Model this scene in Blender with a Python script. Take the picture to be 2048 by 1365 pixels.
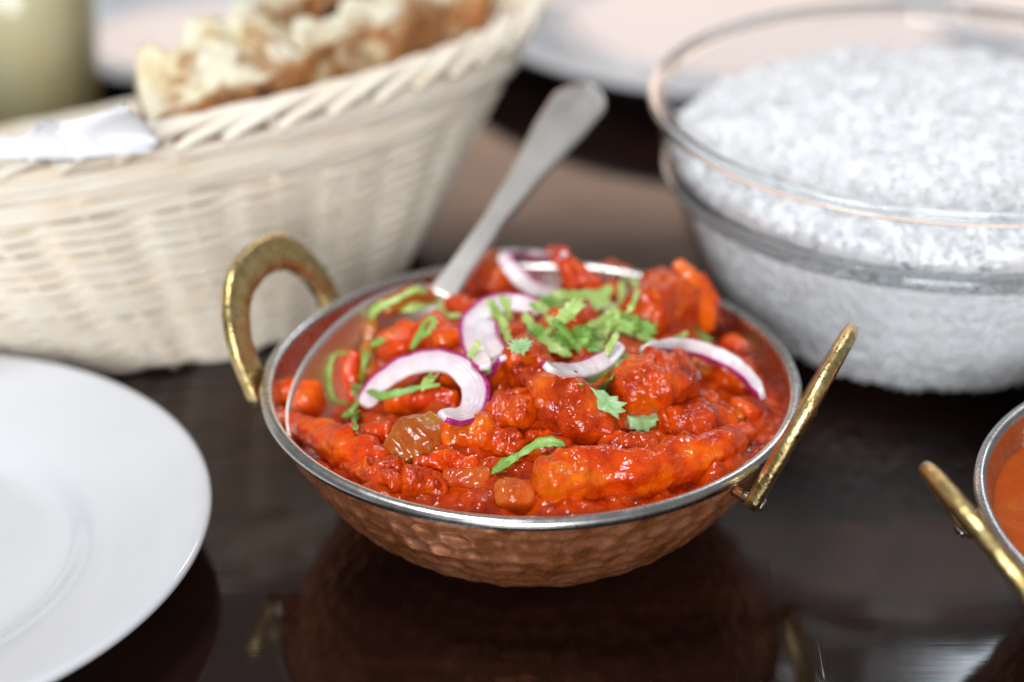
import bpy, math, random
import numpy as np
from mathutils import Vector, Matrix
from mathutils.bvhtree import BVHTree

S = bpy.context.scene
for o in list(bpy.data.objects):
    bpy.data.objects.remove(o)
COL = S.collection
R = math.radians

# ------------------------------------------------------------------ camera
FPX = 3982.0                      # focal length in photograph pixels (70 mm)
CAM = np.array([-.0054, -.504, .324])
PITCH = R(27.93)
FW = np.array([0, math.cos(PITCH), -math.sin(PITCH)])
UPV = np.array([0, math.sin(PITCH), math.cos(PITCH)])
RT = np.array([1., 0, 0])
cd = bpy.data.cameras.new('camera')
cam = bpy.data.objects.new('camera', cd); COL.objects.link(cam)
cam.location = CAM
cam.rotation_euler = (math.pi / 2 - PITCH, 0, 0)
cd.lens = 70; cd.sensor_width = 36; cd.clip_start = .01; cd.clip_end = 50
cd.dof.use_dof = True
cd.dof.focus_distance = .532
cd.dof.aperture_fstop = 4.2
S.camera = cam

# ------------------------------------------------------------------ light
w = bpy.data.worlds.new('World'); S.world = w; w.use_nodes = True
bg = w.node_tree.nodes['Background']
bg.inputs[0].default_value = (.94, .97, 1, 1)
bg.inputs[1].default_value = .20

def area(name, loc, target, sx, sy, power, color):
    l = bpy.data.lights.new(name, 'AREA'); l.shape = 'RECTANGLE'
    l.size = sx; l.size_y = sy; l.energy = power; l.color = color
    o = bpy.data.objects.new(name, l); COL.objects.link(o)
    o.location = loc
    o.rotation_euler = (Vector(target) - Vector(loc)).to_track_quat('-Z', 'Y').to_euler()
    return o
area('ceiling_lamp_light', (-.6, -.1, 2.1), (0, .15, 0), .55, .45, 28, (.96, .98, 1))
area('front_fill_light', (-.15, -2.4, 1.0), (0, 0, .05), 1.2, .8, 58, (.96, .98, 1))  # unseen soft light added behind the camera to brighten copper and rim
area('back_window_light', (1.16, 2.7, 2.35), (.1, .1, 0), .6, .6, 12, (.82, .91, 1))
area('bright_room_light', (.1, 3.4, 1.05), (0, .2, .1), 3.4, .75, 17, (1, .66, .48))

S.render.engine = 'CYCLES'
S.cycles.use_denoising = True
S.cycles.max_bounces = 10
S.cycles.transparent_max_bounces = 12
S.cycles.sample_clamp_indirect = 6
S.view_settings.view_transform = 'Standard'
S.view_settings.look = 'None'
S.view_settings.gamma = 1
S.view_settings.exposure = .05
S.view_settings.use_curve_mapping = False

# ------------------------------------------------------------------ helpers
def ray(px, py):
    d = FW + RT * ((px - 1024) / FPX) + UPV * ((682.5 - py) / FPX)
    return d                      # depth along the view axis is the parameter
def unp(px, py, z):
    d = ray(px, py); return CAM + d * ((z - CAM[2]) / d[2])
def at_depth(px, py, t):
    return CAM + ray(px, py) * t

def _hash(ix, iy, iz, seed):
    h = (ix.astype(np.int64) * 374761393 + iy.astype(np.int64) * 668265263 + iz.astype(np.int64) * 1274126177 + seed * 974634777) & 0xffffffff
    h = ((h ^ (h >> 13)) * 1274126177) & 0xffffffff
    h = ((h ^ (h >> 16)) * 2246822519) & 0xffffffff
    h = h ^ (h >> 15)
    return (h & 0xffffff) / float(0xffffff)
def vnoise(p, seed=0):
    p = np.asarray(p, float); i = np.floor(p).astype(np.int64); f = p - i
    u = f * f * (3 - 2 * f); r = 0
    for dx in (0, 1):
        for dy in (0, 1):
            for dz in (0, 1):
                wgt = (u[:, 0] if dx else 1 - u[:, 0]) * (u[:, 1] if dy else 1 - u[:, 1]) * (u[:, 2] if dz else 1 - u[:, 2])
                r = r + wgt * _hash(i[:, 0] + dx, i[:, 1] + dy, i[:, 2] + dz, seed)
    return r * 2 - 1
def fbm(p, seed=0, octv=3, gain=.5):
    a = 1.; r = 0; q = np.asarray(p, float)
    for k in range(octv):
        r = r + a * vnoise(q + 17.3 * k, seed + k); q = q * 2.03; a *= gain
    return r

def tag(o, label, cat, group=None, kind=None):
    if label: o['label'] = label
    if cat: o['category'] = cat
    if group: o['group'] = group
    if kind: o['kind'] = kind
    return o
def empty(name, loc):
    o = bpy.data.objects.new(name, None); COL.objects.link(o); o.location = loc
    o.empty_display_size = .01
    return o
def mesh_obj(name, V, F, mats, parent=None, smooth=True, midx=None, attr=None, center=True):
    V = np.asarray(V, float)
    if not isinstance(mats, (list, tuple)): mats = [mats]
    c = np.zeros(3)
    if center and parent is None:
        c = np.array([(V[:, 0].min() + V[:, 0].max()) / 2, (V[:, 1].min() + V[:, 1].max()) / 2, V[:, 2].min()])
    if parent is not None:
        c = np.array(world_of(parent))
    me = bpy.data.meshes.new(name)
    me.from_pydata((V - c).tolist(), [], [tuple(int(k) for k in f) for f in F])
    for m in mats: me.materials.append(m)
    if midx is not None: me.polygons.foreach_set('material_index', np.asarray(midx, dtype=np.int32))
    if smooth: me.polygons.foreach_set('use_smooth', np.ones(len(me.polygons), dtype=bool))
    if attr:
        for k, v in attr.items():
            a = me.attributes.new(k, 'FLOAT', 'POINT'); a.data.foreach_set('value', np.asarray(v, dtype=np.float32))
    me.update()
    o = bpy.data.objects.new(name, me); COL.objects.link(o)
    if parent is not None: o.parent = parent
    else: o.location = c
    return o
def world_of(o):
    p = Vector((0, 0, 0))
    while o is not None:
        p = p + o.location; o = o.parent
    return p
def grid_faces(nu, nv, wu=False, wv=False, off=0):
    F = []
    for i in range(nu if wu else nu - 1):
        i2 = (i + 1) % nu
        for j in range(nv if wv else nv - 1):
            j2 = (j + 1) % nv
            F.append((off + i * nv + j, off + i2 * nv + j, off + i2 * nv + j2, off + i * nv + j2))
    return F
def lathe(prof, n=128, cx=0, cy=0):
    """prof: list (r, z). Rows around, columns along the profile; outward normals when the profile runs upward outside."""
    prof = np.asarray(prof, float); a = np.linspace(0, 2 * math.pi, n, endpoint=False)
    V = np.stack([cx + np.cos(a)[:, None] * prof[None, :, 0], cy + np.sin(a)[:, None] * prof[None, :, 0],
                  np.broadcast_to(prof[None, :, 1], (n, len(prof)))], -1).reshape(-1, 3)
    return V, grid_faces(n, len(prof), True, False)
def spline(P, n):
    P = np.asarray(P, float)
    if len(P) == 2: P = np.array([P[0], (P[0] + P[1]) / 2, P[1]])
    Q = np.vstack([2 * P[0] - P[1], P, 2 * P[-1] - P[-2]])
    seg = len(P) - 1; out = []
    for k in range(n):
        s = k / (n - 1) * seg; i = min(int(s), seg - 1); t = s - i
        a, b, c, d = Q[i], Q[i + 1], Q[i + 2], Q[i + 3]
        out.append(.5 * ((2 * b) + (-a + c) * t + (2 * a - 5 * b + 4 * c - d) * t * t + (-a + 3 * b - 3 * c + d) * t ** 3))
    return np.array(out)
def frames(P, nrm):
    T = np.gradient(P, axis=0); T /= np.linalg.norm(T, axis=1)[:, None] + 1e-12
    N = np.broadcast_to(np.asarray(nrm, float), P.shape).copy()
    N -= (N * T).sum(1)[:, None] * T; N /= np.linalg.norm(N, axis=1)[:, None] + 1e-9
    B = np.cross(T, N)
    return T, N, B
def sweep(P, nrm, sec, scale=None, closed=False):
    """sec: (m,2) of (across B, along N); scale per station (k,2). Fan caps when open."""
    P = np.asarray(P, float); sec = np.asarray(sec, float); n, m = len(P), len(sec)
    T, N, B = frames(P, nrm)
    if closed:
        T = np.roll(P, -1, 0) - np.roll(P, 1, 0); T /= np.linalg.norm(T, axis=1)[:, None]
        N = np.broadcast_to(np.asarray(nrm, float), P.shape).copy(); N -= (N * T).sum(1)[:, None] * T
        N /= np.linalg.norm(N, axis=1)[:, None]; B = np.cross(T, N)
    if scale is None: scale = np.ones((n, 2))
    V = P[:, None, :] + B[:, None, :] * (sec[None, :, 0] * scale[:, 0:1])[:, :, None] + N[:, None, :] * (sec[None, :, 1] * scale[:, 1:2])[:, :, None]
    V = V.reshape(-1, 3); F = grid_faces(n, m, closed, True)
    if not closed:
        a = len(V); V = np.vstack([V, P[0], P[-1]])
        for j in range(m):
            j2 = (j + 1) % m
            F.append((a, j, j2)); F.append((a + 1, (n - 1) * m + j2, (n - 1) * m + j))
    return V, F
def ellsec(a, b, n, p=2.):
    t = np.linspace(0, 2 * math.pi, n, endpoint=False)
    c, s = np.cos(t), np.sin(t)
    return np.stack([a * np.sign(c) * np.abs(c) ** (2 / p), b * np.sign(s) * np.abs(s) ** (2 / p)], -1)

# ------------------------------------------------------------------ materials
class NT:
    def __init__(s, name):
        s.m = bpy.data.materials.new(name); s.m.use_nodes = True
        s.t = s.m.node_tree; s.n = s.t.nodes; s.b = s.n['Principled BSDF']; s.out = s.n['Material Output']
    def new(s, t, **kw):
        x = s.n.new(t)
        for k, v in kw.items(): setattr(x, k, v)
        return x
    def link(s, a, b): s.t.links.new(a, b)
    def set(s, **kw):
        names = dict(color='Base Color', rough='Roughness', metal='Metallic', spec='Specular IOR Level', coat='Coat Weight', coatr='Coat Roughness',
                     sss='Subsurface Weight', sssr='Subsurface Radius', ssss='Subsurface Scale', trans='Transmission Weight', ior='IOR', sheen='Sheen Weight')
        for k, v in kw.items():
            if k == 'color' and len(v) == 3: v = (*v, 1)
            s.b.inputs[names[k]].default_value = v
        return s
    def coord(s, scale=(1, 1, 1), rot=(0, 0, 0), kind='Object', rnd=True):
        tc = s.new('ShaderNodeTexCoord'); mp = s.new('ShaderNodeMapping')
        mp.inputs['Scale'].default_value = scale; mp.inputs['Rotation'].default_value = rot
        s.link(tc.outputs[kind], mp.inputs['Vector'])
        if rnd:
            oi = s.new('ShaderNodeObjectInfo'); mu = s.new('ShaderNodeMath', operation='MULTIPLY'); mu.inputs[1].default_value = 37.
            s.link(oi.outputs['Random'], mu.inputs[0]); s.link(mu.outputs[0], mp.inputs['Location'])
        return mp.outputs[0]
    def noise(s, vec, scale, detail=3, rough=.55, dist=0):
        x = s.new('ShaderNodeTexNoise'); x.inputs['Scale'].default_value = scale; x.inputs['Detail'].default_value = detail
        x.inputs['Roughness'].default_value = rough; x.inputs['Distortion'].default_value = dist
        s.link(vec, x.inputs['Vector']); return x.outputs['Fac']
    def ramp(s, fac, stops, interp='LINEAR'):
        x = s.new('ShaderNodeValToRGB'); x.color_ramp.interpolation = interp
        e = x.color_ramp.elements
        while len(e) < len(stops): e.new(.5)
        for k, (p, c) in enumerate(stops):
            e[k].position = p
            if not isinstance(c, (tuple, list)): c = (c, c, c)
            e[k].color = (*c[:3], 1)
        s.link(fac, x.inputs[0]); return x.outputs[0]
    def mix(s, fac, a, b, blend='MIX'):
        x = s.new('ShaderNodeMix', data_type='RGBA', blend_type=blend)
        for sock, v in ((x.inputs[0], fac), (x.inputs[6], a), (x.inputs[7], b)):
            if isinstance(v, (int, float)): sock.default_value = v
            elif isinstance(v, tuple): sock.default_value = (*v[:3], 1)
            else: s.link(v, sock)
        return x.outputs[2]
    def bump(s, h, strength, dist, prev=None):
        x = s.new('ShaderNodeBump'); x.inputs['Strength'].default_value = strength; x.inputs['Distance'].default_value = dist
        s.link(h, x.inputs['Height'])
        if prev is not None: s.link(prev, x.inputs['Normal'])
        return x.outputs[0]
    def attr(s, name):
        x = s.new('ShaderNodeAttribute'); x.attribute_name = name; return x.outputs['Fac']

def mat_curry(name, c0, c1, c2, rough=(.16, .42), bump=.5, char=.0, fine=1., coat=.2):
    k = NT(name); v = k.coord()
    n1 = k.noise(v, 95, 5, .6); n2 = k.noise(v, 420, 4, .6)
    base = k.ramp(n1, [(.30, c0), (.5, c1), (.72, c2)])
    base = k.mix(k.ramp(n2, [(.42, .0), (.8, .45)]), base, c0)
    fl = k.ramp(k.noise(v, 1300, 2, .5), [(.69, 0.), (.74, .8)])          # spice flecks
    base = k.mix(fl, base, (.10, .018, .004))
    if char:
        base = k.mix(k.ramp(k.noise(v, 130, 4, .6, .4), [(.62, 0.), (.74, char)]), base, (.035, .008, .004))
    k.link(base, k.b.inputs['Base Color'])
    k.link(k.ramp(k.noise(v, 260, 3), [(.35, rough[0]), (.7, rough[1])]), k.b.inputs['Roughness'])
    b1 = k.bump(k.noise(v, 430, 2, .5), bump * .8, .0012)
    b2 = k.bump(k.noise(v, 1050, 1, .5), bump * .55 * fine, .0007, b1)
    k.link(b2, k.b.inputs['Normal'])
    k.link(b1, k.b.inputs['Coat Normal'])
    k.set(sss=.06, sssr=(.006, .0016, .0006), ssss=.5, coat=coat, coatr=.03, spec=.42)
    return k.m
M = {}
M['sauce'] = mat_curry('curry_sauce', (.25, .011, .0004), (.54, .046, .0006), (.68, .105, .001), (.05, .12), .5, .3)
M['chicken'] = mat_curry('sauced_chicken', (.25, .011, .0004), (.60, .054, .0008), (.76, .150, .002), (.06, .15), .7, .75, 1.1)
M['pepper_red'] = mat_curry('red_pepper', (.42, .015, .0004), (.70, .060, .0008), (.82, .16, .002), (.05, .12), .35)
M['pepper_orange'] = mat_curry('orange_pepper', (.50, .025, .001), (.76, .095, .002), (.85, .22, .005), (.06, .13), .35)
M['strip'] = mat_curry('sauced_orange_strip', (.40, .016, .0005), (.68, .066, .001), (.84, .21, .004), (.06, .14), .5, .35)
M['onion_cooked'] = mat_curry('cooked_onion', (.42, .035, .002), (.54, .10, .008), (.58, .18, .024), (.10, .28), .22)
M['pepper_green'] = mat_curry('olive_pepper', (.34, .045, .003), (.40, .115, .010), (.42, .17, .02), (.10, .26), .25, .25)
M['thin_sauce'] = mat_curry('smooth_orange_sauce', (.36, .045, .001), (.42, .066, .0015), (.47, .09, .002), (.40, .55), .10, coat=.0)
M['thin_sauce'].node_tree.nodes['Principled BSDF'].inputs['Specular IOR Level'].default_value = .1

k = NT('steel'); v = k.coord(rnd=False)
k.link(k.ramp(k.noise(v, 90, 4), [(.3, (.50, .48, .46)), (.7, (.66, .64, .62))]), k.b.inputs['Base Color'])
k.link(k.ramp(k.noise(v, 240, 4), [(.3, .2), (.75, .34)]), k.b.inputs['Roughness']); k.set(metal=1)
k.link(k.bump(k.noise(v, 700, 3), .06, .0005), k.b.inputs['Normal']); M['steel'] = k.m
k = NT('spoon_steel'); v = k.coord(rnd=False)
k.link(k.ramp(k.noise(v, 40, 2), [(.3, .34), (.75, .46)]), k.b.inputs['Roughness']); k.set(metal=1, color=(.82, .77, .72)); M['spoon'] = k.m

k = NT('hammered_copper'); v = k.coord(rnd=False)
n1 = k.noise(v, 130, 5, .6, .6); n2 = k.noise(v, 330, 4, .65)
base = k.ramp(n1, [(.32, (.34, .12, .035)), (.5, (.76, .26, .105)), (.68, (.98, .43, .25))])
base = k.mix(k.ramp(n2, [(.5, 0.), (.75, .7)]), base, (.24, .12, .035))
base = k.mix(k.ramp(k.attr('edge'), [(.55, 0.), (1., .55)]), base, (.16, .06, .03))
k.link(base, k.b.inputs['Base Color']); k.set(metal=.72)
k.link(k.ramp(n2, [(.3, .22), (.7, .42)]), k.b.inputs['Roughness'])
k.link(k.bump(k.noise(v, 1500, 2), .05, .0004), k.b.inputs['Normal']); M['copper'] = k.m

k = NT('cast_brass'); v = k.coord(rnd=False)
k.link(k.ramp(k.noise(v, 300, 4), [(.3, (.58, .40, .14)), (.6, (.78, .60, .28)), (.8, (.86, .70, .38))]), k.b.inputs['Base Color'])
k.link(k.ramp(k.noise(v, 500, 3), [(.3, .22), (.7, .42)]), k.b.inputs['Roughness']); k.set(metal=1)
b1 = k.bump(k.noise(v, 600, 2, .5), .35, .0007); b2 = k.bump(k.noise(v, 2200, 2), .2, .0003, b1)
k.link(b2, k.b.inputs['Normal']); M['brass'] = k.m

k = NT('table_wood'); v = k.coord((1, 8, 8), (0, 0, R(-14)), rnd=False)
v2 = k.coord((1, 30, 30), (0, 0, R(-14)), rnd=False)
g = k.noise(v, 2.6, 6, .6, .5); gf = k.noise(v2, 5, 4, .7)
base = k.ramp(g, [(.30, (.006, .0028, .002)), (.50, (.015, .0055, .0035)), (.64, (.036, .011, .0058)), (.76, (.075, .021, .010))])
base = k.mix(k.ramp(gf, [(.45, 0.), (.8, .5)]), base, (.006, .003, .0025))
k.link(base, k.b.inputs['Base Color'])
wv = k.coord(rnd=False)
k.link(k.ramp(k.noise(wv, 26, 5, .65), [(.3, .05), (.7, .13)]), k.b.inputs['Roughness'])
sv = k.coord((400, 9, 1), (0, 0, R(38)), rnd=False); sv2 = k.coord((300, 7, 1), (0, 0, R(-57)), rnd=False)
sc1 = k.ramp(k.noise(sv, 1, 1, .4), [(.715, 0.), (.735, 1.)]); sc2 = k.ramp(k.noise(sv2, 1, 1, .4), [(.73, 0.), (.75, 1.)])
sc = k.mix(1., sc1, sc2, 'ADD')
b0 = k.bump(gf, .05, .0006); b1 = k.bump(sc, .14, .0002, b0)
k.link(b1, k.b.inputs['Normal']); k.set(spec=.46, coat=.0); M['table'] = k.m

k = NT('white_china'); v = k.coord(rnd=False)
k.link(k.ramp(k.noise(v, 14, 3), [(.3, (.60, .605, .63)), (.7, (.64, .645, .67))]), k.b.inputs['Base Color'])
k.link(k.ramp(k.noise(v, 60, 4), [(.3, .06), (.75, .14)]), k.b.inputs['Roughness']); k.set(spec=.5); M['china'] = k.m

k = NT('wicker'); v = k.coord((1, 1, 1))
k.link(k.ramp(k.noise(v, 70, 4), [(.28, (.88, .75, .58)), (.5, (.92, .83, .70)), (.75, (.94, .88, .78))]), k.b.inputs['Base Color'])
k.link(k.bump(k.noise(v, 900, 3), .2, .0006), k.b.inputs['Normal']); k.set(rough=.55, spec=.35); M['wicker'] = k.m

k = NT('naan_crumb'); v = k.coord()
base = k.ramp(k.noise(v, 60, 5, .6), [(.3, (.66, .50, .24)), (.47, (.76, .69, .49)), (.7, (.84, .80, .67))])
base = k.mix(k.ramp(k.noise(v, 62, 5, .65, .8), [(.51, 0.), (.60, .85)]), base, (.36, .17, .05))
base = k.mix(k.ramp(k.attr('brown'), [(.35, 0.), (.7, .9)]), base, (.34, .15, .045))
k.link(base, k.b.inputs['Base Color'])
k.link(k.bump(k.noise(v, 260, 4), .5, .002), k.b.inputs['Normal']); k.set(rough=.7, sss=.1, sssr=(.004, .003, .002)); M['crumb'] = k.m
k = NT('naan_crust'); v = k.coord()
base = k.ramp(k.noise(v, 60, 5, .6), [(.3, (.30, .10, .025)), (.5, (.47, .19, .06)), (.72, (.62, .34, .15))])
base = k.mix(k.ramp(k.noise(v, 55, 4, .6, .8), [(.52, 0.), (.60, .85)]), base, (.80, .66, .42))
base = k.mix(k.ramp(k.noise(v, 85, 4, .6, .5), [(.56, 0.), (.66, .9)]), base, (.05, .025, .018))
k.link(base, k.b.inputs['Base Color'])
k.link(k.bump(k.noise(v, 220, 4), .5, .002), k.b.inputs['Normal']); k.set(rough=.6); M['crust'] = k.m

k = NT('napkin'); v = k.coord(rnd=False)
k.link(k.bump(k.noise(v, 900, 2), .15, .0005), k.b.inputs['Normal']); k.set(color=(.92, .92, .94), rough=.8); M['napkin'] = k.m

k = NT('raw_onion'); v = k.coord()
edge = k.attr('skin'); nz = k.noise(v, 500, 3)
fl = k.ramp(k.noise(v, 200, 3), [(.3, (.74, .62, .66)), (.6, (.82, .76, .77)), (.8, (.84, .80, .79))])
rim_t = k.mix(k.ramp(edge, [(.25, 0.), (.72, .35)]), fl, (.62, .25, .42))
base = k.mix(k.ramp(edge, [(.70, 0.), (.80, 1.)]), rim_t, k.ramp(nz, [(.3, (.26, .004, .10)), (.7, (.52, .025, .26))]))
base = k.mix(k.ramp(k.noise(v, 160, 3, .6), [(.64, 0.), (.76, .5)]), base, (.62, .17, .05))
k.link(base, k.b.inputs['Base Color'])
sw = k.new('ShaderNodeMath', operation='MULTIPLY'); k.link(edge, sw.inputs[0]); sw.inputs[1].default_value = 26.
sn_ = k.new('ShaderNodeMath', operation='SINE'); k.link(sw.outputs[0], sn_.inputs[0])
k.link(k.bump(sn_.outputs[0], .25, .0003, k.bump(k.noise(v, 800, 3), .2, .0005)), k.b.inputs['Normal'])
k.set(rough=.2, sss=.25, sssr=(.005, .0035, .003), ssss=.5, coat=.2, coatr=.1); M['onion'] = k.m

def mat_leaf(name, a, b, c):
    k = NT(name); v = k.coord()
    k.link(k.ramp(k.noise(v, 240, 3), [(.3, a), (.55, b), (.75, c)]), k.b.inputs['Base Color'])
    k.link(k.bump(k.noise(v, 1200, 3), .25, .0005), k.b.inputs['Normal'])
    k.set(rough=.36, sss=.25, sssr=(.0015, .0025, .0006), ssss=.5)
    return k.m
M['leaf_light'] = mat_leaf('pale_coriander', (.28, .44, .08), (.42, .57, .16), (.54, .67, .28))
M['leaf_green'] = mat_leaf('green_coriander', (.13, .29, .035), (.23, .41, .07), (.35, .52, .14))
M['leaf_cool'] = mat_leaf('cool_coriander', (.22, .40, .15), (.33, .52, .24), (.42, .60, .32))

k = NT('rice'); v = k.coord()
k.link(k.ramp(k.noise(v, 300, 3), [(.3, (.74, .70, .63)), (.42, (.80, .80, .815)), (.8, (.82, .83, .85))]), k.b.inputs['Base Color'])
k.set(rough=.6, spec=.25); M['rice'] = k.m

k = NT('clear_glass'); k.set(color=(.93, .97, .98), rough=.0, trans=1, ior=1.47); M['glass'] = k.m
k = NT('thin_glass')
tr = k.new('ShaderNodeBsdfTransparent'); tr.inputs[0].default_value = (.985, .992, .995, 1)
gl = k.new('ShaderNodeBsdfGlossy'); gl.inputs['Roughness'].default_value = .02
fr = k.new('ShaderNodeFresnel'); fr.inputs[0].default_value = 1.45
mx = k.new('ShaderNodeMixShader'); geo = k.new('ShaderNodeNewGeometry'); inv = k.new('ShaderNodeMath', operation='SUBTRACT'); inv.inputs[0].default_value = 1
mul = k.new('ShaderNodeMath', operation='MULTIPLY'); k.link(geo.outputs['Backfacing'], inv.inputs[1]); k.link(inv.outputs[0], mul.inputs[0]); k.link(fr.outputs[0], mul.inputs[1])
k.link(mul.outputs[0], mx.inputs[0]); k.link(tr.outputs[0], mx.inputs[1]); k.link(gl.outputs[0], mx.inputs[2])
k.link(mx.outputs[0], k.out.inputs[0]); M['thin_glass'] = k.m
k = NT('mango_drink'); v = k.coord()
k.link(k.ramp(k.noise(v, 30, 3), [(.3, (.98, .86, .46)), (.7, (.99, .94, .66))]), k.b.inputs['Base Color']); k.set(rough=.5)
tl = k.new('ShaderNodeBsdfTranslucent'); tl.inputs[0].default_value = (.97, .86, .52, 1)
mx = k.new('ShaderNodeMixShader'); mx.inputs[0].default_value = .15; k.link(k.b.outputs[0], mx.inputs[1]); k.link(tl.outputs[0], mx.inputs[2]); k.link(mx.outputs[0], k.out.inputs[0]); M['drink'] = k.m

# ------------------------------------------------------------------ table
nx, ny = 12, 12
tx = np.linspace(-1.0, 1.0, nx); ty = np.linspace(-1.0, 1.25, ny)
V = np.array([(x, y, 0) for x in tx for y in ty] + [(x, y, -.035) for x in tx for y in ty])
F = grid_faces(nx, ny) + [f[::-1] for f in grid_faces(nx, ny, off=nx * ny)]
n0 = nx * ny
for i in range(nx - 1):
    a, b = i * ny, (i + 1) * ny; F.append((a, a + n0, b + n0, b)); a += ny - 1; b += ny - 1; F.append((b, b + n0, a + n0, a))
for j in range(ny - 1):
    F.append((j + 1, j + 1 + n0, j + n0, j)); a = (nx - 1) * ny + j; F.append((a, a + n0, a + 1 + n0, a + 1))
tb = mesh_obj('table_top', V, F, M['table'], smooth=False, center=False)
tag(tb, 'dark reddish brown lacquered wood table top under all the dishes', 'table', kind='structure')

# ------------------------------------------------------------------ balti dish
PROF = np.array([(.0, .0012), (.030, .0008), (.0395, .0012), (.0465, .0038), (.0545, .0095), (.0625, .0180), (.0690, .0275), (.0728, .0355), (.0747, .0405), (.0753, .0428)])
def r_out(z): return np.interp(z, PROF[2:, 1], PROF[2:, 0])
def balti(name, loc, handles, label, seed):
    root = empty(name, (loc[0], loc[1], 0)); tag(root, label, 'balti dish')
    cx, cy = loc
    # hammered copper shell
    pr = spline(PROF, 74); n = 420
    L = np.concatenate([[0], np.cumsum(np.hypot(*np.diff(pr, axis=0).T))])
    ang = np.linspace(0, 2 * math.pi, n, endpoint=False)
    rng = np.random.default_rng(seed)
    A, Lg = np.meshgrid(ang, L, indexing='ij')
    d1 = np.full(A.shape, 9.); d2 = np.full(A.shape, 9.)
    lv = .030; row = 0
    while lv < L[-1] + .004:
        rr = np.interp(lv, L, pr[:, 0]); m = max(10, int(2 * math.pi * rr / .0076))
        a0 = rng.random() * .3 + row * math.pi / m
        for q in range(m):
            ac = a0 + (q + rng.uniform(-.22, .22)) * 2 * math.pi / m; lc = lv + rng.uniform(-.0011, .0011)
            da = (A - ac + math.pi) % (2 * math.pi) - math.pi
            msk = np.abs(da) * rr < .012
            d = np.hypot(da * rr, (Lg - lc) * 1.12)
            nd2 = np.where(d < d1, d1, np.minimum(d2, d)); nd1 = np.minimum(d1, d)
            d1 = np.where(msk, nd1, d1); d2 = np.where(msk, nd2, d2)
        lv += .0064; row += 1
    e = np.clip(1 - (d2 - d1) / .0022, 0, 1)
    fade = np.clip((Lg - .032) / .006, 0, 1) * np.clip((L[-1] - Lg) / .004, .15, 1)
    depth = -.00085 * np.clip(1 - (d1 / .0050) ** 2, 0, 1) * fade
    Tn = np.gradient(pr, axis=0); Tn /= np.linalg.norm(Tn, axis=1)[:, None]
    nr, nz = Tn[:, 1], -Tn[:, 0]
    rad = pr[None, :, 0] + depth * nr; zz = pr[None, :, 1] + depth * nz
    V = np.stack([cx + np.cos(A) * rad, cy + np.sin(A) * rad, zz], -1).reshape(-1, 3)
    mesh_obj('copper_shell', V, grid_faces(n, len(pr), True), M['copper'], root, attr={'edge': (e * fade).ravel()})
    # steel lining with rolled rim
    inner = PROF.copy(); inner[:, 0] = np.maximum(inner[:, 0] - .0012, 0); inner[:, 1] += .0011
    rim = [(.0738, .0424), (.0756, .0422), (.0768, .0424), (.0776, .0431), (.0779, .0441), (.0776, .0451), (.0768, .0457), (.0757, .0459), (.0747, .0455), (.0741, .0446), (.0738, .0430)]
    lin = [tuple(p) for p in spline(inner, 40)][::-1]
    lin = [p for p in lin if p[1] < .0415]
    V, Fc = lathe([tuple(p) for p in spline(rim, 36)] + lin, 200, cx, cy)
    mesh_obj('steel_lining', V, Fc, M['steel'], root)
    # brass handles
    for az, beta, hw, hl in handles:
        a = R(az); b = R(beta)
        rad = np.array([math.cos(a), math.sin(a), 0]); t = np.array([-math.sin(a), math.cos(a), 0])
        u = rad * math.cos(b) + np.array([0, 0, math.sin(b)]); nn = np.cross(t, u)
        o = np.array([cx, cy, 0]) + rad * .0752 + np.array([0, 0, .0372])
        pts = [(-hw * 1.03, -.0035)]
        for ph in np.linspace(0, math.pi, 13):
            pts.append((-hw * np.sign(math.cos(ph)) * abs(math.cos(ph)) ** .85, .004 + (hl - .004) * abs(math.sin(ph)) ** .9))
        pts.append((hw * 1.03, -.0035))
        P = np.array([o + t * p[0] + u * p[1] for p in pts]); P = spline(P, 80)
        s = np.linspace(0, 1, 80)
        sc = np.ones((80, 2)); sc[:, 0] = 1.0 + .22 * np.sin(s * math.pi) ** 2; 
        endr = np.clip(np.minimum(s, 1 - s) / .035, 0, 1); sc[:, 0] *= np.sqrt(np.clip(1 - (1 - endr) ** 2, .08, 1))
        V, Fh = sweep(P, nn, ellsec(.0046, .0023, 20, 3.2), sc)
        V = V + nn * (fbm(V * 420, 5, 2)[:, None] * .00014) + u * (fbm(V * 300, 9, 2)[:, None] * .00025)
        h = mesh_obj('handle', V, Fh, M['brass'], root)
        for sgn in (-1, 1):
            c = o + t * hw * 1.02 * sgn + u * (-.001)
            g = -nn if np.dot(nn, rad) < 0 else nn
            rp = np.array([(0, .0036), (.0009, .0035), (.0016, .0031), (.0020, .0024), (.0020, -.0062), (0, -.0062)])[::-1]
            Vr, Fr = lathe(rp, 16)
            B1 = t; B2 = np.cross(g, B1)
            Vr = c + Vr[:, 0:1] * B1 + Vr[:, 1:2] * B2 + Vr[:, 2:3] * g
            mesh_obj('rivet', Vr, Fr, M['steel'], h)
    return root
HW, HL = .0258, .0318
balti('balti_dish', (0, 0), [(158, 66, HW, HL), (-22, 68, HW, .0358)],
      'hammered copper balti dish heaped with red curry, steel rim and two brass loop handles', 3)
B2 = (.1930, -.0710)
balti('balti_dish', B2, [(195, 54, HW, HL), (16, 60, HW, HL)],
      'second balti dish holding smooth orange brown sauce, partly out of view', 8)

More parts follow.
